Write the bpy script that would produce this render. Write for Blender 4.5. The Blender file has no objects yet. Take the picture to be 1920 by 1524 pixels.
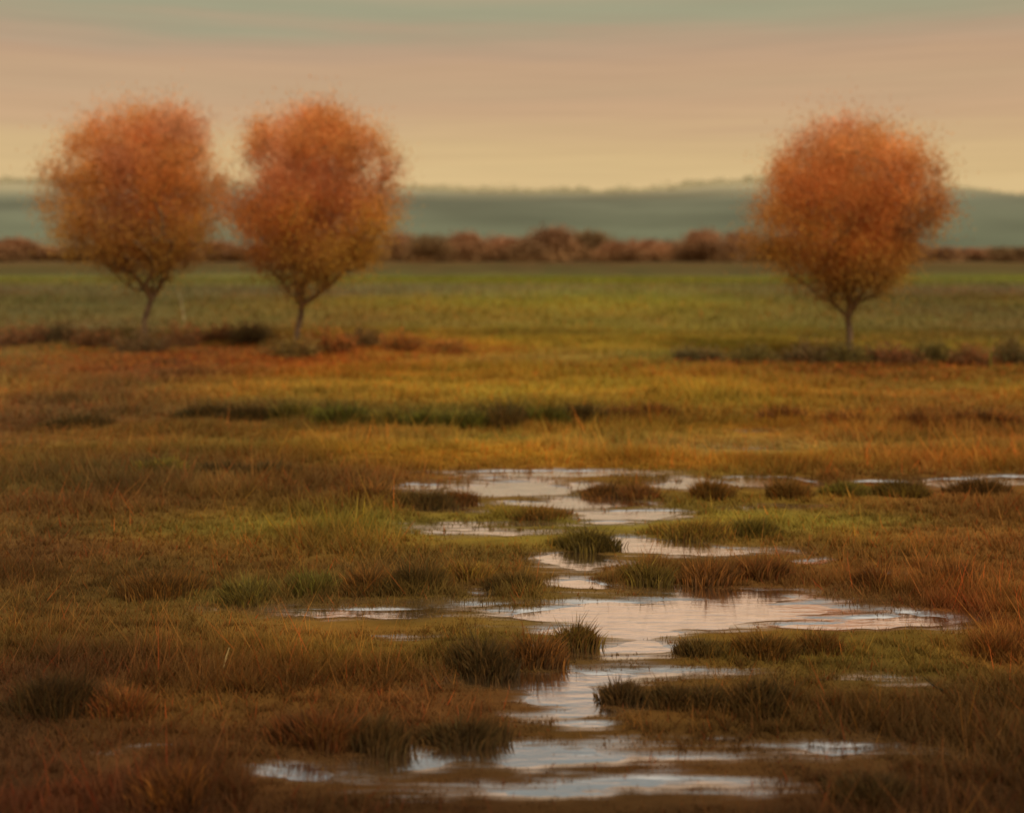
import bpy, math
import numpy as np

# ------------------------------------------------------------------ frame
H = 3.2            # eye height above the marsh (m)
F = 2059.0         # focal length in photo pixels (photo 1920 wide)
HZ = 462.0         # horizon row
CX = 960.0
rng = np.random.default_rng(7)
scn = bpy.context.scene
COL = scn.collection


def ground_at(px, py):
    Y = F * H / (py - HZ)
    return (px - CX) / F * Y, Y


def srgb(r, g, b):
    return tuple(((c / 255.0 + 0.055) / 1.055) ** 2.4 if c > 10 else c / 255 / 12.92 for c in (r, g, b))


# estimated light reaching a surface: albedo = wanted / LIGHT
LIGHT = np.array([0.86, 0.74, 0.62])


def alb(r, g, b, k=1.0):
    return np.minimum(np.array(srgb(r, g, b)) / LIGHT * k, 0.85)


# ------------------------------------------------------------------ noise
def _hash(ix, iy, seed):
    n = (ix.astype(np.int64) * 374761393 + iy.astype(np.int64) * 668265263 + seed * 982451653) & 0x7fffffff
    n = ((n ^ (n >> 13)) * 1274126177) & 0x7fffffff
    n = n ^ (n >> 16)
    return (n & 0xffff) / 65535.0


def vnoise(x, y, seed=0):
    x = np.asarray(x, float); y = np.asarray(y, float)
    ix = np.floor(x); iy = np.floor(y)
    fx = x - ix; fy = y - iy
    fx = fx * fx * (3 - 2 * fx); fy = fy * fy * (3 - 2 * fy)
    a = _hash(ix, iy, seed); b = _hash(ix + 1, iy, seed)
    c = _hash(ix, iy + 1, seed); d = _hash(ix + 1, iy + 1, seed)
    return (a * (1 - fx) + b * fx) * (1 - fy) + (c * (1 - fx) + d * fx) * fy


def fbm(x, y, seed=0, o=4):
    s = 0; a = 0.5; t = 0
    for k in range(o):
        s = s + a * vnoise(x * 2 ** k + 17.3 * k, y * 2 ** k - 9.1 * k, seed + k); t += a; a *= 0.5
    return s / t


def sstep(a, b, x):
    t = np.clip((x - a) / (b - a), 0, 1)
    return t * t * (3 - 2 * t)


# ------------------------------------------------------------------ mesh helpers
def mesh_np(name, verts, sizes, loops, col=None, extra=None, smooth=False):
    me = bpy.data.meshes.new(name)
    me.vertices.add(len(verts)); me.vertices.foreach_set('co', np.asarray(verts, np.float32).ravel())
    me.loops.add(len(loops)); me.loops.foreach_set('vertex_index', np.asarray(loops, np.int32))
    sizes = np.asarray(sizes, np.int32)
    starts = np.concatenate([[0], np.cumsum(sizes)[:-1]]).astype(np.int32)
    me.polygons.add(len(sizes))
    me.polygons.foreach_set('loop_start', starts)
    me.polygons.foreach_set('use_smooth', np.full(len(sizes), smooth, bool))
    me.update(calc_edges=True)
    if col is not None:
        a = me.attributes.new('Col', 'FLOAT_COLOR', 'POINT')
        c = np.ones((len(verts), 4), np.float32); c[:, :3] = col
        a.data.foreach_set('color', c.ravel())
    for k, v in (extra or {}).items():
        a = me.attributes.new(k, 'FLOAT', 'POINT'); a.data.foreach_set('value', np.asarray(v, np.float32))
    return me


def link(name, me, mat, parent=None):
    o = bpy.data.objects.new(name, me); COL.objects.link(o)
    if mat is not None:
        me.materials.clear(); me.materials.append(mat)
    if parent is not None:
        o.parent = parent
    return o


def tag(o, label=None, cat=None, group=None, kind=None):
    if label: o['label'] = label
    if cat: o['category'] = cat
    if group: o['group'] = group
    if kind: o['kind'] = kind
    return o


def empty(name, loc):
    o = bpy.data.objects.new(name, None); COL.objects.link(o); o.location = loc
    o.empty_display_size = 0.3
    return o


def unit(v):
    return v / np.maximum(np.linalg.norm(v, axis=-1, keepdims=True), 1e-9)


def leaves(cen, axis, nrm, ln, wd, col):
    """diamond leaves with a fold; returns verts, sizes, loops, cols"""
    n = len(cen)
    axis = unit(axis); side = unit(np.cross(axis, nrm)); up = np.cross(side, axis)
    ln = ln[:, None]; wd = wd[:, None]
    v = np.empty((n, 4, 3))
    v[:, 0] = cen - axis * ln * .5
    v[:, 1] = cen + side * wd * .5 + up * wd * .18 - axis * ln * .05
    v[:, 2] = cen + axis * ln * .5
    v[:, 3] = cen - side * wd * .5 + up * wd * .18 - axis * ln * .05
    base = np.arange(n)[:, None] * 4
    loops = (base + np.array([0, 1, 2, 0, 2, 3])).ravel()
    return v.reshape(-1, 3), np.full(2 * n, 3), loops, np.repeat(col, 4, axis=0)


def tris(root, height, width, lean, col, rs):
    """one-triangle grass blades"""
    n = len(root)
    a = rs.uniform(0, 2 * np.pi, n)
    d = np.stack([np.cos(a), np.sin(a) * .5, np.zeros(n)], 1)
    la = rs.uniform(0, 2 * np.pi, n)
    tip = root + np.stack([np.cos(la) * lean * height, np.sin(la) * lean * height, height], 1)
    v = np.empty((n, 3, 3))
    v[:, 0] = root - d * width[:, None] * .5
    v[:, 1] = root + d * width[:, None] * .5
    v[:, 2] = tip
    c = np.repeat(col, 3, axis=0).reshape(n, 3, 3)
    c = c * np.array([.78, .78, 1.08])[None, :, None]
    return v.reshape(-1, 3), np.full(n, 3), np.arange(3 * n), c.reshape(-1, 3)


def blades(root, height, width, dirn, bend, col, rs):
    """bent blades: quad + triangle, 5 verts each"""
    n = len(root)
    a = rs.uniform(0, 2 * np.pi, n)
    d = np.stack([np.cos(a), np.sin(a), np.zeros(n)], 1) * width[:, None] * .5
    b = (bend * height)[:, None] * dirn
    mid = root + b * .35 + np.stack([np.zeros(n), np.zeros(n), height * .6], 1)
    tip = root + b + np.stack([np.zeros(n), np.zeros(n), height], 1)
    v = np.empty((n, 5, 3))
    v[:, 0] = root - d; v[:, 1] = root + d; v[:, 2] = mid + d * .75; v[:, 3] = mid - d * .75; v[:, 4] = tip
    base = np.arange(n)[:, None] * 5
    loops = (base + np.array([0, 1, 2, 3, 3, 2, 4])).ravel()
    sizes = np.tile([4, 3], n)
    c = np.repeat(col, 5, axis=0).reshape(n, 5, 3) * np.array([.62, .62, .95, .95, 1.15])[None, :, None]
    return v.reshape(-1, 3), sizes, loops, c.reshape(-1, 3)


def cat_parts(parts):
    off = 0; V = []; S = []; L = []; C = []
    for v, s, l, c in parts:
        V.append(v); S.append(s); L.append(np.asarray(l) + off); C.append(c); off += len(v)
    return np.concatenate(V), np.concatenate(S), np.concatenate(L), np.concatenate(C)


def tube(pts, rad, sides, col):
    """tapered tube along a polyline"""
    pts = np.asarray(pts, float); rad = np.asarray(rad, float); n = len(pts)
    t = unit(np.gradient(pts, axis=0))
    ref = np.array([0.3, 1.0, 0.1])
    u = unit(np.cross(t, ref)); w = np.cross(t, u)
    ang = np.linspace(0, 2 * np.pi, sides, endpoint=False)
    v = pts[:, None] + rad[:, None, None] * (np.cos(ang)[None, :, None] * u[:, None] + np.sin(ang)[None, :, None] * w[:, None])
    i = np.arange(n - 1)[:, None] * sides; j = np.arange(sides)[None]; k = (j + 1) % sides
    q = np.stack([i + j, i + k, i + sides + k, i + sides + j], -1).reshape(-1)
    return v.reshape(-1, 3), np.full((n - 1) * sides, 4), q, np.tile(col, (n * sides, 1))


# ------------------------------------------------------------------ materials
def new_mat(name):
    m = bpy.data.materials.new(name); m.use_nodes = True
    nt = m.node_tree; nt.nodes.clear()
    return m, nt, nt.nodes, nt.links


def foliage_mat(name, trans=0.3, rough=0.75, nscale=3.0, namt=0.35):
    m, nt, N, L = new_mat(name)
    out = N.new('ShaderNodeOutputMaterial')
    at = N.new('ShaderNodeAttribute'); at.attribute_name = 'Col'
    tc = N.new('ShaderNodeNewGeometry')
    no = N.new('ShaderNodeTexNoise'); no.inputs['Scale'].default_value = nscale; no.inputs['Detail'].default_value = 4
    mr = N.new('ShaderNodeMapRange'); mr.inputs[1].default_value = .3; mr.inputs[2].default_value = .7
    mr.inputs[3].default_value = 1 - namt; mr.inputs[4].default_value = 1 + namt
    mx = N.new('ShaderNodeVectorMath'); mx.operation = 'SCALE'
    L.new(tc.outputs['Position'], no.inputs['Vector']); L.new(no.outputs[0], mr.inputs[0])
    L.new(at.outputs['Color'], mx.inputs[0]); L.new(mr.outputs[0], mx.inputs['Scale'])
    p = N.new('ShaderNodeBsdfPrincipled'); p.inputs['Roughness'].default_value = rough
    p.inputs['Specular IOR Level'].default_value = 0.15
    L.new(mx.outputs[0], p.inputs['Base Color'])
    tr = N.new('ShaderNodeBsdfTranslucent'); L.new(mx.outputs[0], tr.inputs['Color'])
    ms = N.new('ShaderNodeMixShader'); ms.inputs[0].default_value = trans
    L.new(p.outputs[0], ms.inputs[1]); L.new(tr.outputs[0], ms.inputs[2]); L.new(ms.outputs[0], out.inputs[0])
    return m


def bark_mat():
    m, nt, N, L = new_mat('bark')
    out = N.new('ShaderNodeOutputMaterial')
    at = N.new('ShaderNodeAttribute'); at.attribute_name = 'Col'
    g = N.new('ShaderNodeNewGeometry')
    mp = N.new('ShaderNodeMapping'); mp.inputs['Scale'].default_value = (9, 9, 2)
    no = N.new('ShaderNodeTexNoise'); no.inputs['Scale'].default_value = 2.5; no.inputs['Detail'].default_value = 6
    L.new(g.outputs['Position'], mp.inputs[0]); L.new(mp.outputs[0], no.inputs['Vector'])
    mr = N.new('ShaderNodeMapRange'); mr.inputs[1].default_value = .3; mr.inputs[2].default_value = .7
    mr.inputs[3].default_value = .55; mr.inputs[4].default_value = 1.5
    L.new(no.outputs[0], mr.inputs[0])
    mx = N.new('ShaderNodeVectorMath'); mx.operation = 'SCALE'
    L.new(at.outputs['Color'], mx.inputs[0]); L.new(mr.outputs[0], mx.inputs['Scale'])
    p = N.new('ShaderNodeBsdfPrincipled'); p.inputs['Roughness'].default_value = .9
    p.inputs['Specular IOR Level'].default_value = 0.1
    L.new(mx.outputs[0], p.inputs['Base Color'])
    bp = N.new('ShaderNodeBump'); bp.inputs['Strength'].default_value = .6; bp.inputs['Distance'].default_value = .03
    L.new(no.outputs[0], bp.inputs['Height']); L.new(bp.outputs[0], p.inputs['Normal'])
    L.new(p.outputs[0], out.inputs[0])
    return m


def ground_mat():
    m, nt, N, L = new_mat('wet_meadow_soil')
    out = N.new('ShaderNodeOutputMaterial')
    at = N.new('ShaderNodeAttribute'); at.attribute_name = 'Col'
    wt = N.new('ShaderNodeAttribute'); wt.attribute_name = 'wet'
    g = N.new('ShaderNodeNewGeometry')
    mp = N.new('ShaderNodeMapping'); mp.inputs['Scale'].default_value = (.7, 2.2, 1)
    L.new(g.outputs['Position'], mp.inputs[0])
    n1 = N.new('ShaderNodeTexNoise'); n1.inputs['Scale'].default_value = 1.3; n1.inputs['Detail'].default_value = 9
    n1.inputs['Roughness'].default_value = .65
    L.new(mp.outputs[0], n1.inputs['Vector'])
    n2 = N.new('ShaderNodeTexNoise'); n2.inputs['Scale'].default_value = 16; n2.inputs['Detail'].default_value = 5
    L.new(mp.outputs[0], n2.inputs['Vector'])
    mr = N.new('ShaderNodeMapRange'); mr.inputs[1].default_value = .3; mr.inputs[2].default_value = .7
    mr.inputs[3].default_value = .62; mr.inputs[4].default_value = 1.36
    L.new(n1.outputs[0], mr.inputs[0])
    mx = N.new('ShaderNodeVectorMath'); mx.operation = 'SCALE'
    L.new(at.outputs['Color'], mx.inputs[0]); L.new(mr.outputs[0], mx.inputs['Scale'])
    p = N.new('ShaderNodeBsdfPrincipled'); p.inputs['Roughness'].default_value = .95
    p.inputs['Specular IOR Level'].default_value = 0.05
    L.new(mx.outputs[0], p.inputs['Base Color'])
    bp = N.new('ShaderNodeBump'); bp.inputs['Strength'].default_value = .5; bp.inputs['Distance'].default_value = .02
    L.new(n2.outputs[0], bp.inputs['Height']); L.new(bp.outputs[0], p.inputs['Normal'])
    gl = N.new('ShaderNodeBsdfGlossy'); gl.inputs['Roughness'].default_value = .15
    gl.inputs['Color'].default_value = (.94, .91, .89, 1)
    b2 = N.new('ShaderNodeBump'); b2.inputs['Strength'].default_value = .12; b2.inputs['Distance'].default_value = .02
    L.new(n2.outputs[0], b2.inputs['Height']); L.new(b2.outputs[0], gl.inputs['Normal'])
    m3 = N.new('ShaderNodeMapping'); m3.inputs['Scale'].default_value = (.55, 5.5, 1); L.new(g.outputs['Position'], m3.inputs[0])
    n3 = N.new('ShaderNodeTexNoise'); n3.inputs['Scale'].default_value = 3.2; n3.inputs['Detail'].default_value = 6; L.new(m3.outputs[0], n3.inputs['Vector'])
    # film of water: patchy, more where the soil is wetter
    ad = N.new('ShaderNodeMath'); ad.operation = 'MULTIPLY_ADD'; ad.inputs[1].default_value = 1.3; ad.inputs[2].default_value = -.68
    L.new(n3.outputs[0], ad.inputs[0])
    sm = N.new('ShaderNodeMath'); sm.operation = 'ADD'; L.new(wt.outputs['Fac'], sm.inputs[0]); L.new(ad.outputs[0], sm.inputs[1])
    m2 = N.new('ShaderNodeMapRange'); m2.interpolation_type = 'SMOOTHSTEP'
    m2.inputs[1].default_value = .2; m2.inputs[2].default_value = 1.1; m2.inputs[3].default_value = 0; m2.inputs[4].default_value = .93
    L.new(sm.outputs[0], m2.inputs[0])
    ms = N.new('ShaderNodeMixShader'); L.new(m2.outputs[0], ms.inputs[0])
    L.new(p.outputs[0], ms.inputs[1]); L.new(gl.outputs[0], ms.inputs[2]); L.new(ms.outputs[0], out.inputs[0])
    return m


def water_mat():
    m, nt, N, L = new_mat('marsh_water')
    out = N.new('ShaderNodeOutputMaterial')
    g = N.new('ShaderNodeNewGeometry')
    mp = N.new('ShaderNodeMapping'); mp.inputs['Scale'].default_value = (1.2, 5, 1)
    L.new(g.outputs['Position'], mp.inputs[0])
    n = N.new('ShaderNodeTexNoise'); n.inputs['Scale'].default_value = 2.6; n.inputs['Detail'].default_value = 5
    L.new(mp.outputs[0], n.inputs['Vector'])
    bp = N.new('ShaderNodeBump'); bp.inputs['Strength'].default_value = .16; bp.inputs['Distance'].default_value = .02
    L.new(n.outputs[0], bp.inputs['Height'])
    gl = N.new('ShaderNodeBsdfGlossy'); gl.inputs['Roughness'].default_value = .1
    gl.inputs['Color'].default_value = (.95, .93, .92, 1); L.new(bp.outputs[0], gl.inputs['Normal'])
    d = N.new('ShaderNodeBsdfDiffuse'); d.inputs['Color'].default_value = (.10, .05, .022, 1)
    mr = N.new('ShaderNodeMapRange'); mr.inputs[1].default_value = .3; mr.inputs[2].default_value = .7
    mr.inputs[3].default_value = .8; mr.inputs[4].default_value = .97
    L.new(n.outputs[0], mr.inputs[0])
    ms = N.new('ShaderNodeMixShader'); L.new(mr.outputs[0], ms.inputs[0])
    L.new(d.outputs[0], ms.inputs[1]); L.new(gl.outputs[0], ms.inputs[2]); L.new(ms.outputs[0], out.inputs[0])
    return m


M_LEAF = foliage_mat('autumn_leaves', .35, .7, 1.1, .22)
M_FAR = foliage_mat('far_foliage', .2, .9, .25, .25)
M_GRASS = foliage_mat('meadow_grass_blades', .25, .8, .9, .3)
M_SEDGE = foliage_mat('sedge_blades', .25, .8, 2.0, .3)
M_HILL = foliage_mat('hazy_woodland', .0, 1.0, .012, .10)
M_BARK = bark_mat()
M_GROUND = ground_mat()
M_WATER = water_mat()

# ------------------------------------------------------------------ pools (photo px: x, y, half w, half h, weight)
POOLS = [
    (1010, 887, 215, 8, 1.0), (955, 915, 100, 14, 1.3), (800, 914, 44, 9, 1.0), (1110, 942, 125, 13, 1.25),
    (1200, 967, 100, 11, 1.2), (830, 952, 70, 9, .7), (920, 990, 170, 14, .72), (1195, 1016, 65, 12, 1.2), (1310, 1028, 140, 13, 1.05),
    (1090, 1049, 95, 17, 1.2), (1100, 1093, 60, 11, 1.1), (1330, 1112, 220, 18, .82), (1235, 1152, 225, 28, 1.35),
    (1160, 1180, 110, 22, 1.0), (1600, 1161, 200, 14, 1.0), (1400, 1140, 260, 30, .6), (790, 1138, 320, 13, .9), (890, 1113, 50, 13, .7), (1150, 1222, 110, 22, .7), (1040, 1215, 60, 12, .5),
    (1130, 1268, 260, 20, 1.0), (1085, 1305, 95, 26, 1.0), (1300, 1262, 90, 12, .6), (1060, 1338, 130, 9, .8), (1250, 1330, 90, 9, .6),
    (1070, 1358, 90, 10, .6), (960, 1412, 450, 26, .7), (560, 1440, 100, 14, .7), (1500, 1400, 250, 14, .68),
    (1130, 1468, 360, 20, .58), (1640, 1285, 130, 11, .55), (1270, 907, 68, 10, 1.2), (1420, 902, 80, 10, 1.2),
    (1640, 908, 62, 9, 1.15), (1760, 903, 60, 8, 1.1), (1880, 898, 80, 9, 1.15), (1095, 911, 40, 8, 1.05), (1960, 894, 60, 6, .9),
    (1400, 838, 170, 7, .42), (1440, 808, 110, 5, .35), (1530, 1046, 24, 7, .7), (1690, 1075, 34, 7, .6), (800, 1190, 90, 9, .35),
    (1400, 950, 160, 7, .4), (200, 1395, 70, 9, .4),
]
PW = []
for px, py, hw, hh, w in POOLS:
    x, y = ground_at(px, py)
    _, yn = ground_at(px, py + hh); _, yf = ground_at(px, py - hh)
    PW.append((x, (yn + yf) / 2, hw / F * y, (yf - yn) / 2, w))


def pool_field(x, y):
    wx = x + (fbm(x * .9, y * 1.6, 31) - .5) * .9 + (fbm(x * 4, y * 6, 35, 3) - .5) * .25
    wy = y + (fbm(x * 1.1, y * 1.3, 33) - .5) * .34 + (fbm(x * 3.5, y * 5, 39, 3) - .5) * .2
    d = np.zeros_like(x)
    for cx, cy, rx, ry, w in PW:
        q = ((wx - cx) / (rx * .97)) ** 2 + ((wy - cy) / (ry * .98)) ** 2
        d = np.maximum(d, w * np.exp(-.75 * q ** 1.15))
    d = d + (fbm(x * .8, y * 8, 23, 4) - .5) * 1.75 * np.clip(d * 1.6, 0, 1) * .75
    return np.clip(d, 0, 2)


WATER_Z = -0.012


def ground_z(x, y, d=None):
    if d is None:
        d = pool_field(x, y)
    near = sstep(45, 25, y)
    z = (fbm(x * .5, y * .9, 5) - .5) * .05 * near + (fbm(x * 3, y * 4, 9, 3) - .5) * .025 * near
    z = np.maximum(z, -.007)
    dip = sstep(.2, 1.0, d)
    z = z * (1 - dip) - .021 * dip
    far = sstep(60, 400, y)
    return z + far * (fbm(x * .01, y * .01, 3) - .5) * .8


# ------------------------------------------------------------------ colour of the plant cover, with some painted shade
ROWS = [(470, (104, 74, 40)), (488, (100, 68, 38)), (500, (83, 61, 25)), (512, (76, 61, 29)), (526, (116, 103, 24)), (538, (102, 79, 48)),
        (548, (94, 63, 43)), (555, (103, 70, 30)), (566, (110, 78, 24)), (590, (108, 74, 25)), (610, (102, 65, 26)), (640, (136, 97, 27)),
        (668, (145, 107, 34)), (680, (139, 112, 50)), (690, (130, 88, 23)), (703, (112, 76, 19)), (725, (146, 111, 38)), (745, (145, 98, 29)),
        (778, (108, 74, 22)), (815, (131, 83, 21)), (835, (142, 104, 38)), (860, (143, 94, 23)), (900, (106, 66, 20)), (940, (108, 74, 22)),
        (995, (124, 92, 29)), (1040, (106, 71, 23)), (1080, (108, 69, 23)), (1130, (114, 75, 25)), (1180, (121, 84, 26)), (1230, (100, 62, 20)),
        (1300, (92, 57, 19)), (1380, (80, 49, 16)), (1440, (72, 43, 15)), (1524, (61, 35, 12)), (1700, (64, 37, 14))]
ROW_P = np.array([r[0] for r in ROWS], float)
ROW_C = np.array([alb(*r[1]) for r in ROWS])
# plant and litter patches, plus painted edge vignette and tree shade: px, py, half w, half h, colour, strength
PATCH = [
    (250, 526, 260, 9, (98, 84, 40), .7), (1820, 528, 200, 8, (92, 84, 38), .6), (700, 540, 200, 6, (104, 90, 52), .6), (1180, 546, 260, 6, (112, 88, 46), .6),
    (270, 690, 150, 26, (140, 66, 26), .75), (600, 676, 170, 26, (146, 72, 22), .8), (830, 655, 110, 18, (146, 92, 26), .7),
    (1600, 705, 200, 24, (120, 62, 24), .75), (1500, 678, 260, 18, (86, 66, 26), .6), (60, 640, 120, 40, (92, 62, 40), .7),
    (20, 800, 180, 150, (84, 52, 30), .8), (60, 1000, 240, 170, (82, 50, 24), .75), (60, 1300, 220, 170, (62, 36, 18), .8), (0, 700, 120, 40, (100, 66, 34), .7),  # left edge vignette, darkening put into the ground colour
    (1850, 800, 160, 90, (110, 64, 26), .7), (1900, 1000, 160, 140, (104, 58, 24), .7), (1880, 1190, 90, 50, (134, 60, 24), .75),
    (1820, 1440, 300, 130, (66, 42, 16), .75), (1640, 1230, 240, 40, (88, 66, 20), .6), (800, 995, 330, 20, (128, 98, 30), .6),
    (1050, 725, 420, 26, (146, 108, 30), .6), (440, 775, 250, 22, (82, 62, 30), .7), (930, 782, 240, 24, (70, 62, 20), .75),
    (320, 880, 240, 24, (84, 66, 28), .7), (690, 920, 190, 30, (84, 54, 24), .65), (760, 1085, 230, 40, (84, 54, 22), .7),
    (480, 1110, 160, 40, (78, 62, 22), .6), (330, 1180, 220, 30, (112, 80, 28), .6), (640, 1340, 330, 60, (78, 40, 18), .6),
    (420, 1300, 160, 50, (96, 66, 22), .5), (960, 1230, 180, 50, (74, 48, 18), .6), (40, 1510, 200, 20, (92, 40, 18), .45),
    (1200, 560, 400, 16, (120, 114, 32), .5), (1250, 620, 400, 24, (118, 104, 32), .5), (1850, 590, 260, 46, (84, 66, 32), .85), (1640, 610, 160, 26, (92, 76, 32), .6), (60, 590, 260, 40, (92, 76, 40), .75), (420, 600, 160, 24, (96, 80, 34), .6),  # far field tone near the trees, their shade painted in
    (1250, 1500, 500, 40, (66, 40, 16), .5), (1500, 1080, 200, 40, (96, 60, 24), .6), (1400, 838, 170, 10, (152, 116, 54), .5), (100, 560, 200, 30, (98, 84, 42), .6),
]
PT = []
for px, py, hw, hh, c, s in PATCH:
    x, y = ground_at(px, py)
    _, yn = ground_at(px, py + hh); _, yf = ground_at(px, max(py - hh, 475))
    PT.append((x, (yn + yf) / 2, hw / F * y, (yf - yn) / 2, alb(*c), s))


def cover(x, y, d=None):
    if d is None:
        d = pool_field(x, y)
    yy = np.maximum(y, 3.0)
    wob = (fbm(x * .12, y * .35, 41) - .5) * 1.1 + (fbm(x * .6, y * 1.4, 44, 3) - .5) * .35 + sstep(40, 90, y) * (fbm(x * .018, y * .03, 47) - .5) * .9
    row = HZ + F * H / np.maximum(yy * (1 + wob * .16), 2.5)
    c = np.stack([np.interp(row, ROW_P, ROW_C[:, k]) for k in range(3)], -1)
    wx = x + (fbm(x * .5, y * .9, 51) - .5) * 1.6; wy = y + (fbm(x * .5, y * .9, 53) - .5) * 1.2
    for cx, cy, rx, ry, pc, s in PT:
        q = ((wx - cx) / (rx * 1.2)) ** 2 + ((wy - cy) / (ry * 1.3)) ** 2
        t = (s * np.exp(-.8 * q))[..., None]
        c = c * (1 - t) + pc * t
    v = .74 + .52 * fbm(x * .35, y * 2.2, 61)
    hue = fbm(x * .45, y * 1.1, 67) - .5
    mud = (sstep(.05, .45, d) * .75 * (y < 40))[..., None]
    c = c * (1 - mud) + alb(84, 54, 24) * mud
    v = v * (1 + sstep(18, 35, yy) * (fbm(x * .035, y * .13, 71) - .5) * .7)
    c = c * v[..., None] * np.array([1.22, 1.28, 1.35])
    c[..., 0] *= 1 + .35 * hue
    c[..., 1] *= 1 - .12 * hue
    k = sstep(26, 12, y)[..., None]
    c = c * (1 - k + k * np.array([.98, .99, 1.06]))
    return c


# ------------------------------------------------------------------ ground sheet and water
def axis(lo, hi, d0, step, glo, ghi):
    core = np.arange(lo, hi, step)
    up = []; s = step; p = core[-1]
    while p < ghi:
        s *= 1.09; p += s; up.append(p)
    dn = []; s = step; p = lo
    while p > glo:
        s *= 1.09; p -= s; dn.append(p)
    return np.concatenate([dn[::-1], core, up])


xs = axis(-7.5, 9.5, 0, .055, -2500, 2500)
ys = axis(5.0, 17.5, 0, .045, -60, 3000)
GX, GY = np.meshgrid(xs, ys)
gd = pool_field(GX, GY)
gz = ground_z(GX, GY, gd)
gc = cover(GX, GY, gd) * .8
nx, ny = len(xs), len(ys)
idx = np.arange(nx * ny).reshape(ny, nx)
q = np.stack([idx[:-1, :-1], idx[:-1, 1:], idx[1:, 1:], idx[1:, :-1]], -1).reshape(-1)
wet = np.clip(gd * 1.6, 0, 1.2) * (GY < 40)
me = mesh_np('ground', np.stack([GX, GY, gz], -1).reshape(-1, 3), np.full((nx - 1) * (ny - 1), 4), q,
             gc.reshape(-1, 3), {'wet': wet.ravel()}, True)
tag(link('ground', me, M_GROUND), kind='structure')

wx0, wx1, wy0, wy1 = -7.5, 9.5, 5.0, 17.4
me = mesh_np('water', [(wx0, wy0, WATER_Z), (wx1, wy0, WATER_Z), (wx1, wy1, WATER_Z), (wx0, wy1, WATER_Z)], [4], [0, 1, 2, 3])
tag(link('water', me, M_WATER), kind='structure')

# ------------------------------------------------------------------ hills
RIDGE = [(-2500, 372), (-800, 366), (-200, 352), (0, 345), (120, 347), (300, 350), (600, 352), (780, 357), (960, 363), (1080, 367), (1180, 363), (1300, 352),
         (1400, 342), (1500, 337), (1620, 342), (1760, 360), (1920, 378), (2300, 372), (4500, 360)]
HY = 900.0
rx = np.array([(p - CX) / F * HY for p, _ in RIDGE]); rz = np.array([(HZ - r) / F * HY + H for _, r in RIDGE])


def ridge(x):
    s = sum(np.interp(x + d, rx, rz) for d in (-40, -20, 0, 20, 40)) / 5
    return s + (fbm(x * .02, x * 0, 77) - .5) * 3 + (fbm(x * .15, x * 0, 78, 3) - .5) * 2.0


def hill_h(x, y):
    return ridge(x) * sstep(430, HY, y) ** .8


HILL_LO = alb(92, 92, 68); HILL_MID = alb(98, 94, 72); HILL_HI = alb(146, 128, 94)  # haze painted into the colour: hills pale towards the ridge


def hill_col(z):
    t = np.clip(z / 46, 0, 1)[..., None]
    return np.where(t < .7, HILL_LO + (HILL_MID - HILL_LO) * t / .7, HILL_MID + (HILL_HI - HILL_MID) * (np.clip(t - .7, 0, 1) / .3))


hx = np.linspace(-1500, 1900, 340); hy = np.concatenate([np.linspace(425, 900, 26), np.linspace(930, 1500, 8)])
HX, HYY = np.meshgrid(hx, hy)
hz = hill_h(HX, HYY) - .5 + (HYY > 905) * -(HYY - 900) * .05
n1, n2 = len(hx), len(hy)
idx = np.arange(n1 * n2).reshape(n2, n1)
q = np.stack([idx[:-1, :-1], idx[:-1, 1:], idx[1:, 1:], idx[1:, :-1]], -1).reshape(-1)
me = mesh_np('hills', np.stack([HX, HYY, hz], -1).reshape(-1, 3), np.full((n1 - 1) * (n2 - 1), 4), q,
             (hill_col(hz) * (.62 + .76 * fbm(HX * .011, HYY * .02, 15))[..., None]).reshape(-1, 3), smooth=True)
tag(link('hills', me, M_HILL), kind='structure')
n = 22000
x = rng.uniform(-750, 900, n); y = 902 - np.abs(rng.normal(0, 26, n))
z = hill_h(x, y) + rng.uniform(-.5, 1, n) * 1.0 + np.abs(rng.normal(0, 2.0, n)) * vnoise(x * .07, y * .07, 5)
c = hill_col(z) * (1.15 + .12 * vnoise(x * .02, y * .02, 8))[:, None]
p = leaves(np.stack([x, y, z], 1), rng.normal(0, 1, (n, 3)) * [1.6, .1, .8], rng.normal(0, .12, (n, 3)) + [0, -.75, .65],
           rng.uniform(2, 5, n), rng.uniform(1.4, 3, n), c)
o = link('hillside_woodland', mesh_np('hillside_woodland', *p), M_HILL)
tag(o, 'far hazy teal woodland covering the low hills behind the whole valley', 'woodland', kind='stuff')


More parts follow.
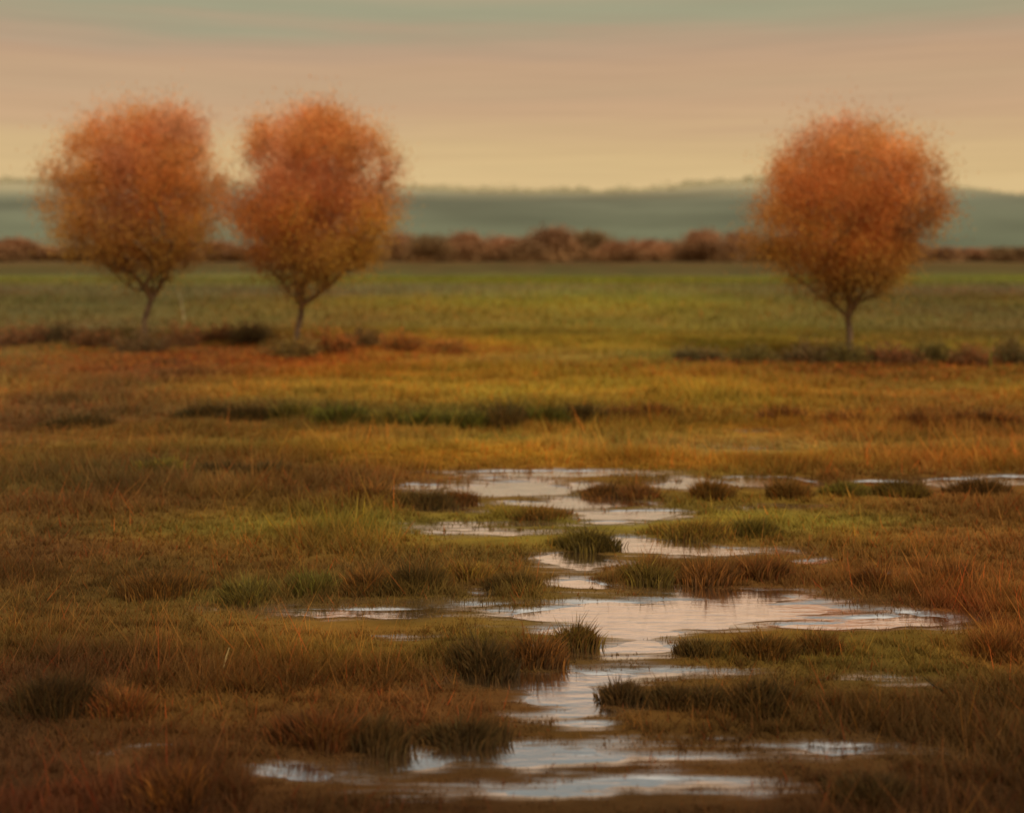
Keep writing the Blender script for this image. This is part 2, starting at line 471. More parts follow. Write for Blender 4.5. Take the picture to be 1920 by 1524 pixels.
# ------------------------------------------------------------------ orange trees
def skeleton(trunk_pts, limbs, targets, rs, step=.5):
    """grow twigs from the limbs to every leaf clump; returns nodes, parents, leaf counts"""
    P = []; par = []
    def chain(pts, start):
        last = start
        for p_ in pts:
            P.append(np.array(p_, float)); par.append(last); last = len(P) - 1
        return last
    top = chain(trunk_pts, -1)
    ntrunk = len(P)
    for lb in limbs:
        chain(lb, top)
    nmain = len(P)
    fork = P[top]
    order = np.argsort(np.linalg.norm(targets - fork, axis=1))
    ends = []
    for t in targets[order]:
        A = np.array(P[ntrunk - 1:])
        dv = t - A
        d = np.linalg.norm(dv, axis=1)
        cost = d + np.where(dv[:, 2] < .05 * d, 1.2 * np.abs(dv[:, 2]) + .5, 0)
        k = int(np.argmin(cost)) + ntrunk - 1
        a = P[k]; L_ = np.linalg.norm(t - a)
        m = max(1, int(L_ / step)); last = k
        for i in range(1, m + 1):
            u = i / m
            pt = a + (t - a) * u + np.array([0, 0, -.12 * L_ * math.sin(math.pi * u)]) * .6
            pt = pt + rs.normal(0, .05 * L_ / m, 3) * (i < m)
            P.append(pt); par.append(last); last = len(P) - 1
        ends.append(last)
    cnt = np.zeros(len(P))
    for e in ends:
        k = e
        while k >= 0:
            cnt[k] += 1; k = par[k]
    return np.array(P), par, cnt, ntrunk, nmain


def twig_mesh(P, par, R, sel, sides, col):
    k = np.array(sel); pa = np.array([par[i] for i in k])
    A = P[pa]; B = P[k]; ra = np.minimum(R[pa], R[k] * 1.5); rb = R[k]
    t = unit(B - A); u = unit(np.cross(t, np.array([.31, .9, .17]))); w = np.cross(t, u)
    ang = np.linspace(0, 2 * np.pi, sides, endpoint=False)
    ring = np.cos(ang)[None, :, None] * u[:, None] + np.sin(ang)[None, :, None] * w[:, None]
    v = np.concatenate([A[:, None] - t[:, None] * ra[:, None, None] * .3 + ring * ra[:, None, None], B[:, None] + ring * rb[:, None, None]], 1)
    n = len(k); b = np.arange(n)[:, None] * (2 * sides)
    j = np.arange(sides); jj = (j + 1) % sides
    q = np.stack([j, jj, sides + jj, sides + j], -1).ravel()
    return v.reshape(-1, 3), np.full(n * sides, 4), (b + q[None]).ravel(), np.tile(col, (n * 2 * sides, 1))


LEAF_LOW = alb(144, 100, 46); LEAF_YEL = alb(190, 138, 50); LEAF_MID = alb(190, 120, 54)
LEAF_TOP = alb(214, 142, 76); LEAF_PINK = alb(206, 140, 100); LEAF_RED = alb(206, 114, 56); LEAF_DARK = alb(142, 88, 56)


def orange_tree(label, bpx, bpy_, profile, trunk_px, limb_px, seed, yellow_side=0):
    rs = np.random.default_rng(seed)
    bx, by = ground_at(bpx, bpy_)
    s = F / by
    root = empty('orange_tree', (bx, by, 0)); tag(root, label, 'tree', 'orange autumn trees in the meadow')
    loc = lambda px, py: np.array([(px - bpx) / s, 0, (bpy_ - py) / s])
    pr = np.array(profile, float)
    pz = (bpy_ - pr[:, 0]) / s; pl = (pr[:, 1] - bpx) / s; prr = (pr[:, 2] - bpx) / s
    o = np.argsort(pz); pz, pl, prr = pz[o], pl[o], prr[o]
    pz[-3:] -= np.array([.08, .18, .3]); z0, z1 = pz[0], pz[-1]
    # clump centres through the envelope volume
    T = []
    while len(T) < 520:
        z = rs.uniform(z0, z1); l = np.interp(z, pz, pl); r = np.interp(z, pz, prr)
        R = (r - l) / 2 * 1.04; c = (r + l) / 2
        if rs.random() > (R / 3.2) ** 1.5 + .05: continue
        a = rs.uniform(0, 2 * np.pi); u = rs.uniform(0, 1) ** .5
        if z < z0 + .9 and u > .75: continue
        lob = .80 + .40 * vnoise(np.array([a * 1.3]), np.array([z * .9]), seed)[0]
        # gaps between lobes
        gap = vnoise(np.array([a * 2.4 + 9]), np.array([z * 1.6 + 4]), seed + 3)[0]
        if gap < .31 and u > .5: continue
        rad = R * u * lob
        T.append((c + rad * math.cos(a), rad * math.sin(a) * .92, z + rs.normal(0, .1)))
    T = np.array(T)
    tp = [loc(*p_) for p_ in trunk_px]
    tp = [p_ + np.array([0, rs.normal(0, .05), 0]) for p_ in tp]
    limbs = []
    for lp in limb_px:
        d = rs.uniform(-.9, .9)
        limbs.append([loc(*p_) + np.array([0, d * (i + 1) / len(lp), 0]) for i, p_ in enumerate(lp)])
    for i in range(2):  # limbs toward and away from the camera
        sg = 1 if i else -1
        f = tp[-1]
        limbs.append([f + np.array([rs.normal(0, .1) * k, sg * .34 * k, .5 * k]) for k in range(1, 5)])
    P, par, cnt, nt, nm = skeleton(tp, limbs, T, rs)
    R = np.maximum(.0055 * np.sqrt(np.maximum(cnt, 1)), .006)
    R[:nt] = np.linspace(.105, .08, nt); R[0] = .15
    R[nt:nm] = np.clip(R[nt:nm], .03, .075)
    bark = alb(100, 74, 50); pale = alb(120, 92, 64)
    link('trunk', mesh_np('trunk', *tube(P[:nt], R[:nt], 12, bark), smooth=True), M_BARK, root)
    link('branches', mesh_np('branches', *cat_parts([
        twig_mesh(P, par, R, list(range(nt, nm)), 8, pale), twig_mesh(P, par, R, list(range(nm, len(P))), 5, bark)]), smooth=True), M_BARK, root)
    # leaves
    per = 190
    k = np.repeat(np.arange(len(T)), per); n = len(k)
    outer = rs.random(n) < .18
    sg = np.where(outer, .40, .25)[:, None]
    cen = T[k] + rs.normal(0, 1, (n, 3)) * sg * np.array([1, 1, 1.15])
    # sprays along the fine twigs
    tw = rs.integers(nm, len(P), 9000); pa = np.array(par)[tw]
    u = rs.random((len(tw), 1)); tc = P[tw] * u + P[pa] * (1 - u) + rs.normal(0, .1, (len(tw), 3))
    cen = np.concatenate([cen, tc]); k = np.concatenate([k, rs.integers(0, len(T), len(tw))])
    # upright wispy shoots at the top and the outside
    tops = T[(T[:, 2] > z0 + .6 * (z1 - z0))]
    sh = []
    for i in range(240):
        b = tops[rs.integers(len(tops))]; ln = rs.uniform(.15, .5); m = rs.integers(9, 18)
        d = unit(np.array([b[0] * .12 + rs.normal(0, .25), b[1] * .12 + rs.normal(0, .25), 1.0]))
        sh.append(b + d * (np.sort(rs.random(m)) * ln)[:, None] + rs.normal(0, .04, (m, 3)))
    sh = np.concatenate(sh)
    cen = np.concatenate([cen, sh]); k = np.concatenate([k, rs.integers(0, len(T), len(sh))])
    # keep leaves off the trunk zone
    tt = (cen[:, 2] - z0) / (z1 - z0)
    keep = (tt > -.03) & (rs.random(len(cen)) < .22 + .78 * sstep(.0, .24, tt))
    cen = cen[keep]; k = k[keep]; n = len(cen)
    t = np.clip((cen[:, 2] - z0) / (z1 - z0), 0, 1)
    rr = np.interp(cen[:, 2], pz, (prr - pl) / 2) + .2
    rad = np.clip(np.hypot(cen[:, 0] - np.interp(cen[:, 2], pz, (pl + prr) / 2), cen[:, 1]) / rr, 0, 1.3)
    def mixc(a, b, f): return a * (1 - f[:, None]) + b * f[:, None]
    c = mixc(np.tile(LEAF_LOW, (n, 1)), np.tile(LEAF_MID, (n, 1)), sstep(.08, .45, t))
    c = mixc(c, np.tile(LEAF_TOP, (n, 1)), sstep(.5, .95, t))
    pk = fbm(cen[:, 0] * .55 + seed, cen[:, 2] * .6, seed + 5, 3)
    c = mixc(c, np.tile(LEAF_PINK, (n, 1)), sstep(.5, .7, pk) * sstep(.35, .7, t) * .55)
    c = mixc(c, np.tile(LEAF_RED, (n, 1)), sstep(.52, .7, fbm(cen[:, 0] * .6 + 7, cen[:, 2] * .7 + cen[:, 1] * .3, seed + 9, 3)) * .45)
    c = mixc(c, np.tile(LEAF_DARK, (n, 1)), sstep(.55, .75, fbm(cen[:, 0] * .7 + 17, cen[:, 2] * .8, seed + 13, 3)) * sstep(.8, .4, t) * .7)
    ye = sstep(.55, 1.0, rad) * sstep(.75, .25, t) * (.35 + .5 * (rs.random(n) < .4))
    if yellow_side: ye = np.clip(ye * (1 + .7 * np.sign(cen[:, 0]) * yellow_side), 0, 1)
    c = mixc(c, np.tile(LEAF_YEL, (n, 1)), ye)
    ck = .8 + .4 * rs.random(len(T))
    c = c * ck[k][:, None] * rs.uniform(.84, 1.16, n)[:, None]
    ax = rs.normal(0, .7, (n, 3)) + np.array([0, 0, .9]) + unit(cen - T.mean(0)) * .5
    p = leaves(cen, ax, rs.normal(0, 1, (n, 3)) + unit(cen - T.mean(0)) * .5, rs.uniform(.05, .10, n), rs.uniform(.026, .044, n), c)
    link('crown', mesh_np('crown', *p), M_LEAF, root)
    return root


orange_tree('orange autumn tree with pale forked trunk, leftmost of the three', 268, 656,
            [(192, 250, 330), (205, 185, 370), (235, 140, 385), (275, 125, 395), (320, 112, 405), (370, 104, 412), (410, 110, 412), (450, 122, 402),
             (490, 148, 380), (520, 195, 350), (545, 240, 310)],
            [(268, 661), (270, 632), (272, 600), (279, 575), (284, 562)],
            [[(276, 545), (266, 528), (255, 508), (240, 480)], [(292, 545), (297, 530), (305, 505), (318, 470)], [(288, 540), (286, 500), (280, 450), (275, 390)]], 11)
orange_tree('orange autumn tree with thin brown trunk, the middle one beside the leftmost tree', 555, 664,
            [(196, 560, 640), (212, 515, 690), (245, 475, 722), (290, 455, 738), (330, 442, 746), (375, 432, 745), (420, 432, 738), (455, 440, 722),
             (490, 462, 700), (520, 490, 672), (550, 525, 610), (568, 550, 580)],
            [(552, 669), (554, 640), (560, 610), (564, 590), (565, 574)],
            [[(556, 562), (546, 548), (533, 532), (510, 505)], [(580, 562), (595, 550), (612, 538), (640, 510)], [(564, 545), (562, 505), (570, 460), (580, 400)]], 23, 1)
orange_tree('lone orange autumn tree standing apart on the right side of the meadow', 1592, 676,
            [(222, 1560, 1640), (240, 1490, 1670), (275, 1455, 1705), (320, 1438, 1738), (370, 1430, 1756), (410, 1430, 1754), (450, 1432, 1745), (490, 1445, 1730),
             (520, 1470, 1705), (550, 1500, 1672), (575, 1535, 1645), (595, 1570, 1615)],
            [(1592, 682), (1590, 655), (1593, 625), (1592, 605), (1591, 596)],
            [[(1584, 588), (1570, 572), (1545, 556), (1500, 520)], [(1600, 586), (1615, 568), (1630, 552), (1655, 530)], [(1590, 575), (1585, 545), (1583, 500), (1590, 420)]], 37)


# ------------------------------------------------------------------ far tree line
def far_tree(proto_seed, tone):
    rs = np.random.default_rng(proto_seed)
    root = empty('far_tree', (0, 0, 0))
    # unit: width about 9 m, height about 6.5 m; overlapping lobes right down to the ground
    B = []
    for i in range(16):
        a = rs.uniform(0, 2 * np.pi); r = rs.uniform(0, 3.3)
        zz = rs.uniform(.3, 4.5) * (1 - (r / 6) ** 2)
        B.append((r * math.cos(a), r * math.sin(a) * .8, zz, rs.uniform(.8, 1.5)))
    B = np.array(B)
    n = 7500
    k = rs.integers(0, len(B), n)
    d = unit(rs.normal(0, 1, (n, 3))) * (rs.random((n, 1)) ** .45)
    cen = B[k, :3] + d * B[k, 3:4] * np.array([1.1, 1.1, 1.0]) + rs.normal(0, .55, (n, 3))
    cen[:, 2] = np.maximum(cen[:, 2], .05)
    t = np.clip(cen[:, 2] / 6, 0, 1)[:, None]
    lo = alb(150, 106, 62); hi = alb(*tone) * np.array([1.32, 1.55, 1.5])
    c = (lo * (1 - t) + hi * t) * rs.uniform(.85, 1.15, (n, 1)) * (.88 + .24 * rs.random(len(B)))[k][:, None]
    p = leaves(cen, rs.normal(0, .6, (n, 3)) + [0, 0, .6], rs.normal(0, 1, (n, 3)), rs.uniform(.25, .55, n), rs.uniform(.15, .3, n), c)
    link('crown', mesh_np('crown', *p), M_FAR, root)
    tr = [tube([(0, 0, -.1), (.05, 0, 1.0), (.0, .1, 2.2), (.1, 0, 3.6)], [.24, .2, .15, .06], 7, alb(70, 50, 36))]
    for i in range(5):
        a = rs.uniform(0, 6.28)
        tr.append(tube([(.02, .05, 1.2 + .3 * i), (.8 * math.cos(a), .6 * math.sin(a), 2.2 + .4 * i), (1.7 * math.cos(a), 1.3 * math.sin(a), 3 + .4 * i)], [.1, .07, .03], 5, alb(70, 50, 36)))
    link('trunk', mesh_np('trunk', *cat_parts(tr)), M_BARK, root)
    return root


FAR = [  # px, top row, half width px, proto, label
    (-40, 448, 46, 1, 'far brown tree cut by the left edge of the view'),
    (28, 433, 48, 0, 'tall far rust-brown tree left of the leftmost orange tree, nearest the left edge'),
    (92, 446, 42, 3, 'low far brown tree touching the left flank of the leftmost orange tree'),
    (160, 452, 40, 2, 'far brown tree behind the lower left part of the leftmost orange crown'),
    (240, 450, 40, 4, 'far brown tree straight behind the leftmost orange crown'),
    (330, 448, 40, 1, 'far brown tree behind the lower right part of the leftmost orange crown'),
    (415, 446, 40, 0, 'far brown tree seen in the gap between the two left orange trees'),
    (500, 450, 40, 3, 'far brown tree behind the lower left part of the middle orange crown'),
    (590, 448, 42, 2, 'far brown tree straight behind the middle orange crown'),
    (672, 446, 40, 4, 'far brown tree behind the right part of the middle orange crown'),
    (738, 436, 40, 1, 'far rust-brown tree touching the right flank of the middle orange tree'),
    (795, 438, 40, 2, 'far brown tree, second in the tree line right of the middle orange tree'),
    (872, 434, 44, 0, 'far reddish brown tree, third in the tree line right of the middle orange tree'),
    (935, 429, 46, 3, 'tall broad far rust-brown tree, fourth in the tree line right of the middle orange tree'),
    (992, 448, 34, 4, 'low dark far bush between two taller trees left of the tree line centre'),
    (1042, 431, 46, 1, 'tall far red-brown tree, sixth in the tree line right of the middle orange tree'),
    (1108, 437, 42, 2, 'far brown round tree at the centre of the long tree line'),
    (1158, 447, 34, 0, 'low far red-brown bush just right of the tree line centre'),
    (1212, 431, 46, 3, 'broad far reddish tree, third left of the lone orange tree'),
    (1266, 450, 34, 4, 'lowest far brown bush, in the dip two places left of the lone orange tree'),
    (1322, 429, 44, 0, 'tall far rust-red tree, second left of the lone orange tree'),
    (1382, 436, 42, 1, 'far dark brown tree touching the left flank of the lone orange tree'),
    (1450, 444, 40, 2, 'far brown tree behind the left part of the lone orange crown'),
    (1530, 448, 40, 3, 'far brown tree behind the lower left of the lone orange crown'),
    (1610, 450, 40, 4, 'far brown tree straight behind the lone orange trunk line'),
    (1690, 450, 40, 0, 'far brown tree behind the right part of the lone orange crown'),
    (1768, 455, 40, 1, 'low far brown tree touching the right flank of the lone orange tree'),
    (1832, 447, 42, 3, 'far round brown tree right of the lone orange tree, between two lower ones'),
    (1905, 455, 40, 2, 'far brown tree cut by the right edge of the view'),
]
protos = [far_tree(101, (132, 78, 50)), far_tree(202, (122, 74, 48)), far_tree(303, (108, 74, 46)), far_tree(404, (134, 74, 50)), far_tree(505, (104, 66, 42))]
used = set()
for i, (px, top, hw, pi, lab) in enumerate(FAR):
    yb = 238 + 26 * ((i * 37 % 11) / 11 - .5)
    x = (px - CX) / F * yb; s = F / yb
    if pi not in used:
        o = protos[pi]; used.add(pi)
    else:
        src = protos[pi]; o = src.copy(); COL.objects.link(o)
        for ch in list(src.children):
            cc = ch.copy(); COL.objects.link(cc); cc.parent = o
    hz_ = ((HZ - top) / s + H) * (.84 if (px < 500 or px > 1700) else 1.0) * (.9 + .2 * ((i * 53) % 17) / 17)
    sx = hw / s / 2.55; sz = hz_ / 5.5
    o.location = (x, yb, float(ground_z(np.array([x]), np.array([yb]))[0]) - .05); o.scale = (sx, sx, sz); o.rotation_euler = (0, 0, (i * 1.7) % 6.28)
    tag(o, lab, 'tree', 'far tree line across the valley')


# ------------------------------------------------------------------ shrubs at the feet of the trees
SH_PAL = {
    'dark': [(80, 62, 34), (90, 62, 36), (70, 60, 34)],
    'green': [(84, 74, 34), (74, 62, 32), (104, 84, 34)],
    'rust': [(124, 66, 34), (104, 62, 34), (84, 58, 34)],
    'ember': [(146, 74, 30), (120, 72, 30), (98, 70, 32)],
}


def shrub(px, py, hw, hh, pal, label, seed):
    rs = np.random.default_rng(seed)
    bx, by = ground_at(px, py); s = F / by
    rx_, hz_ = hw / s, hh / s
    root = empty('shrub', (bx, by, 0)); tag(root, label, 'shrub', 'low shrubs along the foot of the trees')
    st = []; cs = []
    m = 34
    for i in range(m):
        a = rs.uniform(0, 6.28); r = rs.uniform(.05, 1) ** .7 * rx_
        tip = np.array([r * math.cos(a), r * math.sin(a) * .55, hz_ * rs.uniform(.3, 1.2) * (1 - .45 * (r / rx_) ** 2)])
        b0 = np.array([tip[0] * .35, tip[1] * .35, -.03])
        mid = (b0 + tip) / 2 + np.array([tip[0] * .12, tip[1] * .12, .08 * hz_]) + rs.normal(0, .03, 3)
        st.append(tube([b0, mid, tip], [.016, .011, .005], 5, alb(84, 62, 44)))
        q_ = 60
        u = rs.uniform(.3, 1.08, (q_, 1))
        cs.append(b0 * (1 - u) + tip * u + rs.normal(0, .14, (q_, 3)) * (rx_ * .35 + .5))
    cen = np.concatenate(cs); n = len(cen)
    cen[:, 2] = np.maximum(cen[:, 2], .02)
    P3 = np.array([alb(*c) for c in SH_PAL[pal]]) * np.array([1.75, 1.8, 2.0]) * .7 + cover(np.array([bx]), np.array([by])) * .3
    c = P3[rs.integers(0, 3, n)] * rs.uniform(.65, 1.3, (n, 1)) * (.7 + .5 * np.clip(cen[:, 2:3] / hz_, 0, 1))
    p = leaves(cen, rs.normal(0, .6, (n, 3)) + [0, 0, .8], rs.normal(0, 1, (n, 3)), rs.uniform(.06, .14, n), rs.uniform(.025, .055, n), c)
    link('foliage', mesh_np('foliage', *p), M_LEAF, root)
    link('stems', mesh_np('stems', *cat_parts(st)), M_BARK, root)


SHRUBS = [
    (268, 667, 66, 46, 'dark', 'dark shrub wrapped round the trunk foot of the leftmost orange tree'),
    (335, 656, 52, 42, 'rust', 'rusty shrub just right of the leftmost tree trunk'),
    (180, 654, 62, 40, 'rust', 'rusty brown shrub left of the leftmost tree trunk'),
    (110, 644, 52, 34, 'dark', 'low dark shrub, second from the left edge beside the leftmost tree'),
    (30, 648, 62, 38, 'rust', 'brown shrub at the left edge of the meadow'),
    (405, 642, 46, 32, 'rust', 'low rusty shrub midway between the two left orange trees'),
    (475, 646, 52, 40, 'dark', 'dark shrub left of the middle tree trunk'),
    (548, 675, 58, 44, 'green', 'green-brown shrub at the trunk foot of the middle orange tree'),
    (615, 666, 58, 50, 'ember', 'orange-flecked shrub just right of the middle tree trunk'),
    (680, 652, 46, 36, 'dark', 'small dark shrub, second right of the middle tree trunk'),
    (752, 660, 46, 34, 'ember', 'low orange-flecked shrub at the right end of the left tree group'),
    (840, 664, 50, 24, 'ember', 'lowest ember-coloured shrub alone in the open meadow right of the middle tree'),
    (1592, 686, 66, 46, 'green', 'green-brown shrub at the trunk foot of the lone orange tree'),
    (1512, 684, 56, 40, 'dark', 'dark shrub left of the lone tree trunk'),
    (1418, 682, 54, 28, 'green', 'low olive shrub, second left of the lone tree trunk'),
    (1310, 676, 60, 20, 'dark', 'flattest dark shrub at the left end of the row under the lone tree'),
    (1672, 688, 58, 40, 'rust', 'rusty shrub just right of the lone tree trunk'),
    (1745, 684, 50, 38, 'green', 'olive shrub, second right of the lone tree trunk'),
    (1820, 686, 50, 30, 'rust', 'low brown shrub, third right of the lone tree trunk'),
    (1900, 684, 56, 40, 'dark', 'dark shrub at the right edge of the meadow'),
]
for i, a in enumerate(SHRUBS):
    shrub(*a, 900 + i)

# ------------------------------------------------------------------ sedge clumps and tussocks
TU_PAL = {
    'dark': [(58, 42, 20), (74, 50, 22), (50, 44, 18), (90, 60, 24)],
    'olive': [(88, 70, 24), (72, 56, 22), (114, 90, 26), (66, 58, 22)],
    'green': [(70, 64, 22), (62, 52, 20), (102, 94, 26), (84, 68, 24)],
    'rust': [(110, 60, 24), (84, 48, 22), (136, 78, 26), (66, 44, 20)],
    'red': [(128, 62, 24), (96, 52, 22), (110, 68, 24), (76, 44, 20)],
    'gold': [(140, 104, 30), (104, 76, 26), (120, 70, 24), (84, 62, 24)],
}


def tussock(kind, px, py, hw, hh, pal, label, seed, group, blend=.45):
    rs = np.random.default_rng(seed)
    bx, by = ground_at(px, py); s = F / by
    rx_, hz_ = hw / s * 1.25, hh / s * .85
    ry_ = min(rx_ * .6, .55 + .02 * by)
    n = int(np.clip(2100 * rx_ * 2.2, 1300, 4500))
    a = rs.uniform(0, 6.28, n); r = np.sqrt(rs.random(n))
    # several crowns of growth inside one clump
    m = max(3, int(rx_ * 9)); ca = rs.uniform(0, 6.28, m); cr = np.sqrt(rs.random(m)) * .85
    k = rs.integers(0, m, n)
    ox = cr[k] * np.cos(ca[k]) * rx_ + rs.normal(0, .17, n) * max(rx_, .4); oy = cr[k] * np.sin(ca[k]) * ry_ + rs.normal(0, .17, n) * max(ry_, .3)
    ox = ox * .6 + r * np.cos(a) * rx_ * .4; oy = oy * .6 + r * np.sin(a) * ry_ * .4
    rr = np.clip(np.hypot(ox / rx_, oy / ry_), 0, 1)
    gz_ = ground_z(bx + ox, by + oy)
    h = hz_ * (1 - .55 * rr ** 1.5) * rs.uniform(.35, 1.05, n) * np.where(rs.random(n) < .08, 1.55, 1) * (.5 + .8 * rs.random(m))[k] + .02
    out = unit(np.stack([ox, oy, np.zeros(n)], 1) + rs.normal(0, .25, (n, 3)) * [rx_, ry_, 0])
    P4 = np.array([alb(*c) for c in TU_PAL[pal]]) * 1.45
    c = P4[rs.integers(0, 4, n)] * rs.uniform(.7, 1.25, (n, 1)) * (.75 + .5 * rs.random(m))[k][:, None]
    c = c * (1 - blend) + cover(bx + ox, by + oy) * blend * rs.uniform(.7, 1.2, (n, 1))
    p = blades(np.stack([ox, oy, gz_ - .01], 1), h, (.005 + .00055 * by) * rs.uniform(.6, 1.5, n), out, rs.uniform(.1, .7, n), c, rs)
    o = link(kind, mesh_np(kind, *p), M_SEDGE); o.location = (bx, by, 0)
    tag(o, label, 'grass clump', group)


G1 = 'dark sedge clumps in a band across the middle of the meadow'
SEDGE = [
    (370, 782, 70, 26, 'dark', 'dark sedge clump at the left end of the band across the meadow'),
    (465, 786, 62, 30, 'dark', 'dark brown sedge clump, second from the left in the band'),
    (560, 786, 62, 34, 'olive', 'olive sedge clump, third from the left in the band across the meadow'),
    (650, 792, 62, 34, 'green', 'green sedge clump, fourth from the left in the band, below the middle tree'),
    (738, 794, 56, 30, 'olive', 'olive-gold sedge clump left of the greenest clump in the band'),
    (812, 800, 56, 38, 'green', 'green sedge clump directly left of the tallest dark clump'),
    (880, 802, 54, 44, 'green', 'bright green flecked sedge clump in the middle of the band'),
    (945, 802, 56, 48, 'dark', 'tallest near-black sedge clump at the middle of the band'),
    (1020, 800, 56, 42, 'green', 'deep green sedge clump right of the tallest dark clump'),
    (1095, 792, 56, 38, 'dark', 'dark sedge clump, third from the right end of the band'),
    (1165, 786, 52, 30, 'rust', 'rusty sedge clump, second from the right end of the band'),
    (1228, 782, 48, 24, 'red', 'small reddish sedge clump at the right end of the band'),
    (1480, 790, 60, 26, 'rust', 'rusty sedge clump in the right meadow under the lone tree, nearest the centre'),
    (1600, 800, 70, 32, 'rust', 'broad rusty sedge clump in the right meadow directly below the lone tree'),
    (1715, 804, 66, 34, 'red', 'red-brown sedge clump in the right meadow, right of the lone tree'),
    (1840, 800, 76, 36, 'rust', 'rust sedge clump in the meadow by the right edge'),
    (150, 800, 80, 28, 'dark', 'dark sedge clump in the meadow near the left edge'),
    (300, 888, 70, 28, 'olive', 'olive sedge clump in the left meadow one row nearer than the band'),
    (420, 890, 60, 28, 'dark', 'dark sedge clump in the left meadow, middle of the nearer row'),
    (505, 894, 56, 32, 'dark', 'dark brown sedge clump at the right end of the nearer left row'),
]
for i, (px, py, hw, hh, pal, lab) in enumerate(SEDGE):
    tussock('sedge_clump', px, py, hw, hh, pal, lab, 300 + i, G1, .1)
G2 = 'grass tussocks around the marsh pools'
TUSS = [
    (700, 940, 70, 34, 'rust', 'rusty tussock left of the highest pool streaks'),
    (790, 946, 66, 36, 'dark', 'dark brown tussock at the left end of the highest pools'),
    (868, 940, 50, 24, 'red', 'reddish tussock between the two highest bright pools'),
    (1010, 968, 70, 22, 'rust', 'low rusty tussock in front of the highest bright pool'),
    (1130, 928, 48, 22, 'rust', 'small rusty tussock at the left start of the thin rivulet'),
    (1205, 932, 48, 30, 'red', 'reddish tussock breaking the thin rivulet, second from its left'),
    (1330, 932, 54, 30, 'rust', 'rusty tussock below the thin rivulet, third from its left'),
    (1470, 932, 60, 26, 'rust', 'rusty tussock under the middle of the thin rivulet'),
    (1575, 926, 56, 30, 'green', 'dark green tussock in the break of the thin rivulet'),
    (1705, 926, 60, 26, 'olive', 'olive tussock under the right part of the thin rivulet'),
    (1830, 922, 66, 28, 'dark', 'dark tussock under the right end of the thin rivulet'),
    (1105, 1022, 72, 36, 'olive', 'olive tussock above the small central bright pool'),
    (1290, 1002, 86, 32, 'gold', 'gold-flecked tussock right of the narrow pool neck'),
    (1400, 998, 66, 28, 'olive', 'olive tussock right of the gold-flecked tussock'),
    (1215, 1088, 60, 44, 'olive', 'olive tussock directly right of the small central bright pool'),
    (1315, 1090, 66, 52, 'rust', 'tall rust tussock behind the grey pool, centre of three'),
    (1415, 1084, 58, 50, 'red', 'red-flecked tussock behind the grey pool, right of the tall rust one'),
    (690, 1108, 70, 50, 'rust', 'russet tussock left of the pools above the long left streak of water'),
    (780, 1106, 70, 58, 'dark', 'tall dark tussock above the long left streak of water'),
    (880, 1092, 60, 46, 'gold', 'gold-flecked tussock above the long left streak of water'),
    (970, 1100, 56, 48, 'dark', 'dark tussock directly left of the small central pool'),
    (590, 1112, 66, 44, 'green', 'dark green tussock at the left end of the row above the water streak'),
    (470, 1124, 70, 40, 'olive', 'olive tussock in the left meadow beside the dark green one'),
    (300, 1110, 90, 50, 'rust', 'broad russet tussock alone in the left meadow'),
    (905, 1256, 80, 74, 'dark', 'big dark tussock left of the largest bright pool'),
    (1000, 1238, 62, 72, 'rust', 'rusty tussock leaning over the left end of the largest bright pool'),
    (1075, 1212, 44, 44, 'gold', 'small golden tussock at the near left tip of the largest bright pool'),
    (1320, 1226, 70, 34, 'dark', 'dark tussock at the near edge of the largest bright pool'),
    (1430, 1222, 72, 44, 'rust', 'rusty orange tussock at the near right edge of the largest bright pool'),
    (1530, 1216, 60, 34, 'red', 'reddish tussock at the right end of the near shore row'),
    (1165, 1316, 48, 36, 'dark', 'small brown tussock standing in the lower pool'),
    (1262, 1318, 44, 46, 'dark', 'near-black tussock at the right of the lower pool, left of a pair'),
    (1322, 1322, 44, 48, 'dark', 'near-black tussock at the right of the lower pool, right of a pair'),
    (1430, 1330, 80, 52, 'dark', 'broad dark tussock right of the near-black pair'),
    (1655, 1106, 44, 52, 'red', 'narrow red tussock in the right meadow'),
    (1790, 1100, 80, 52, 'rust', 'broad brown tussock in the meadow near the right edge'),
    (1860, 1220, 76, 46, 'red', 'bright red-brown tussock at the right edge'),
    (600, 1390, 90, 80, 'red', 'tall red-brown tussock in the left foreground'),
    (700, 1392, 80, 74, 'dark', 'tall dark tussock left of the wide grey foreground pool'),
    (860, 1386, 76, 60, 'dark', 'dark tussock at the far shore of the wide grey foreground pool'),
    (90, 1330, 110, 80, 'dark', 'broad dark tussock near the lower left edge'),
    (230, 1330, 80, 66, 'red', 'reddish dark tussock right of the broad dark one near the lower left edge'),
    (340, 1490, 100, 74, 'rust', 'orange-rust tussock at the bottom left'),
    (1640, 1500, 90, 60, 'dark', 'dark tussock at the bottom right'),
]
for i, (px, py, hw, hh, pal, lab) in enumerate(TUSS):
    tussock('grass_tussock', px, py, hw, hh, pal, lab, 500 + i, G2)

# ------------------------------------------------------------------ loose stalks and a twig
def stalk(name, px, py, pts_px, r, col, label, cat):
    bx, by = ground_at(px, py); s = F / by
    pts = [((x - px) / s, .02 * i, (py - y) / s) for i, (x, y) in enumerate(pts_px)]
    o = link(name, mesh_np(name, *tube(pts, np.linspace(r, r * .35, len(pts)), 6, alb(*col)), smooth=True), M_BARK)
    o.location = (bx, by, -.02); tag(o, label, cat)


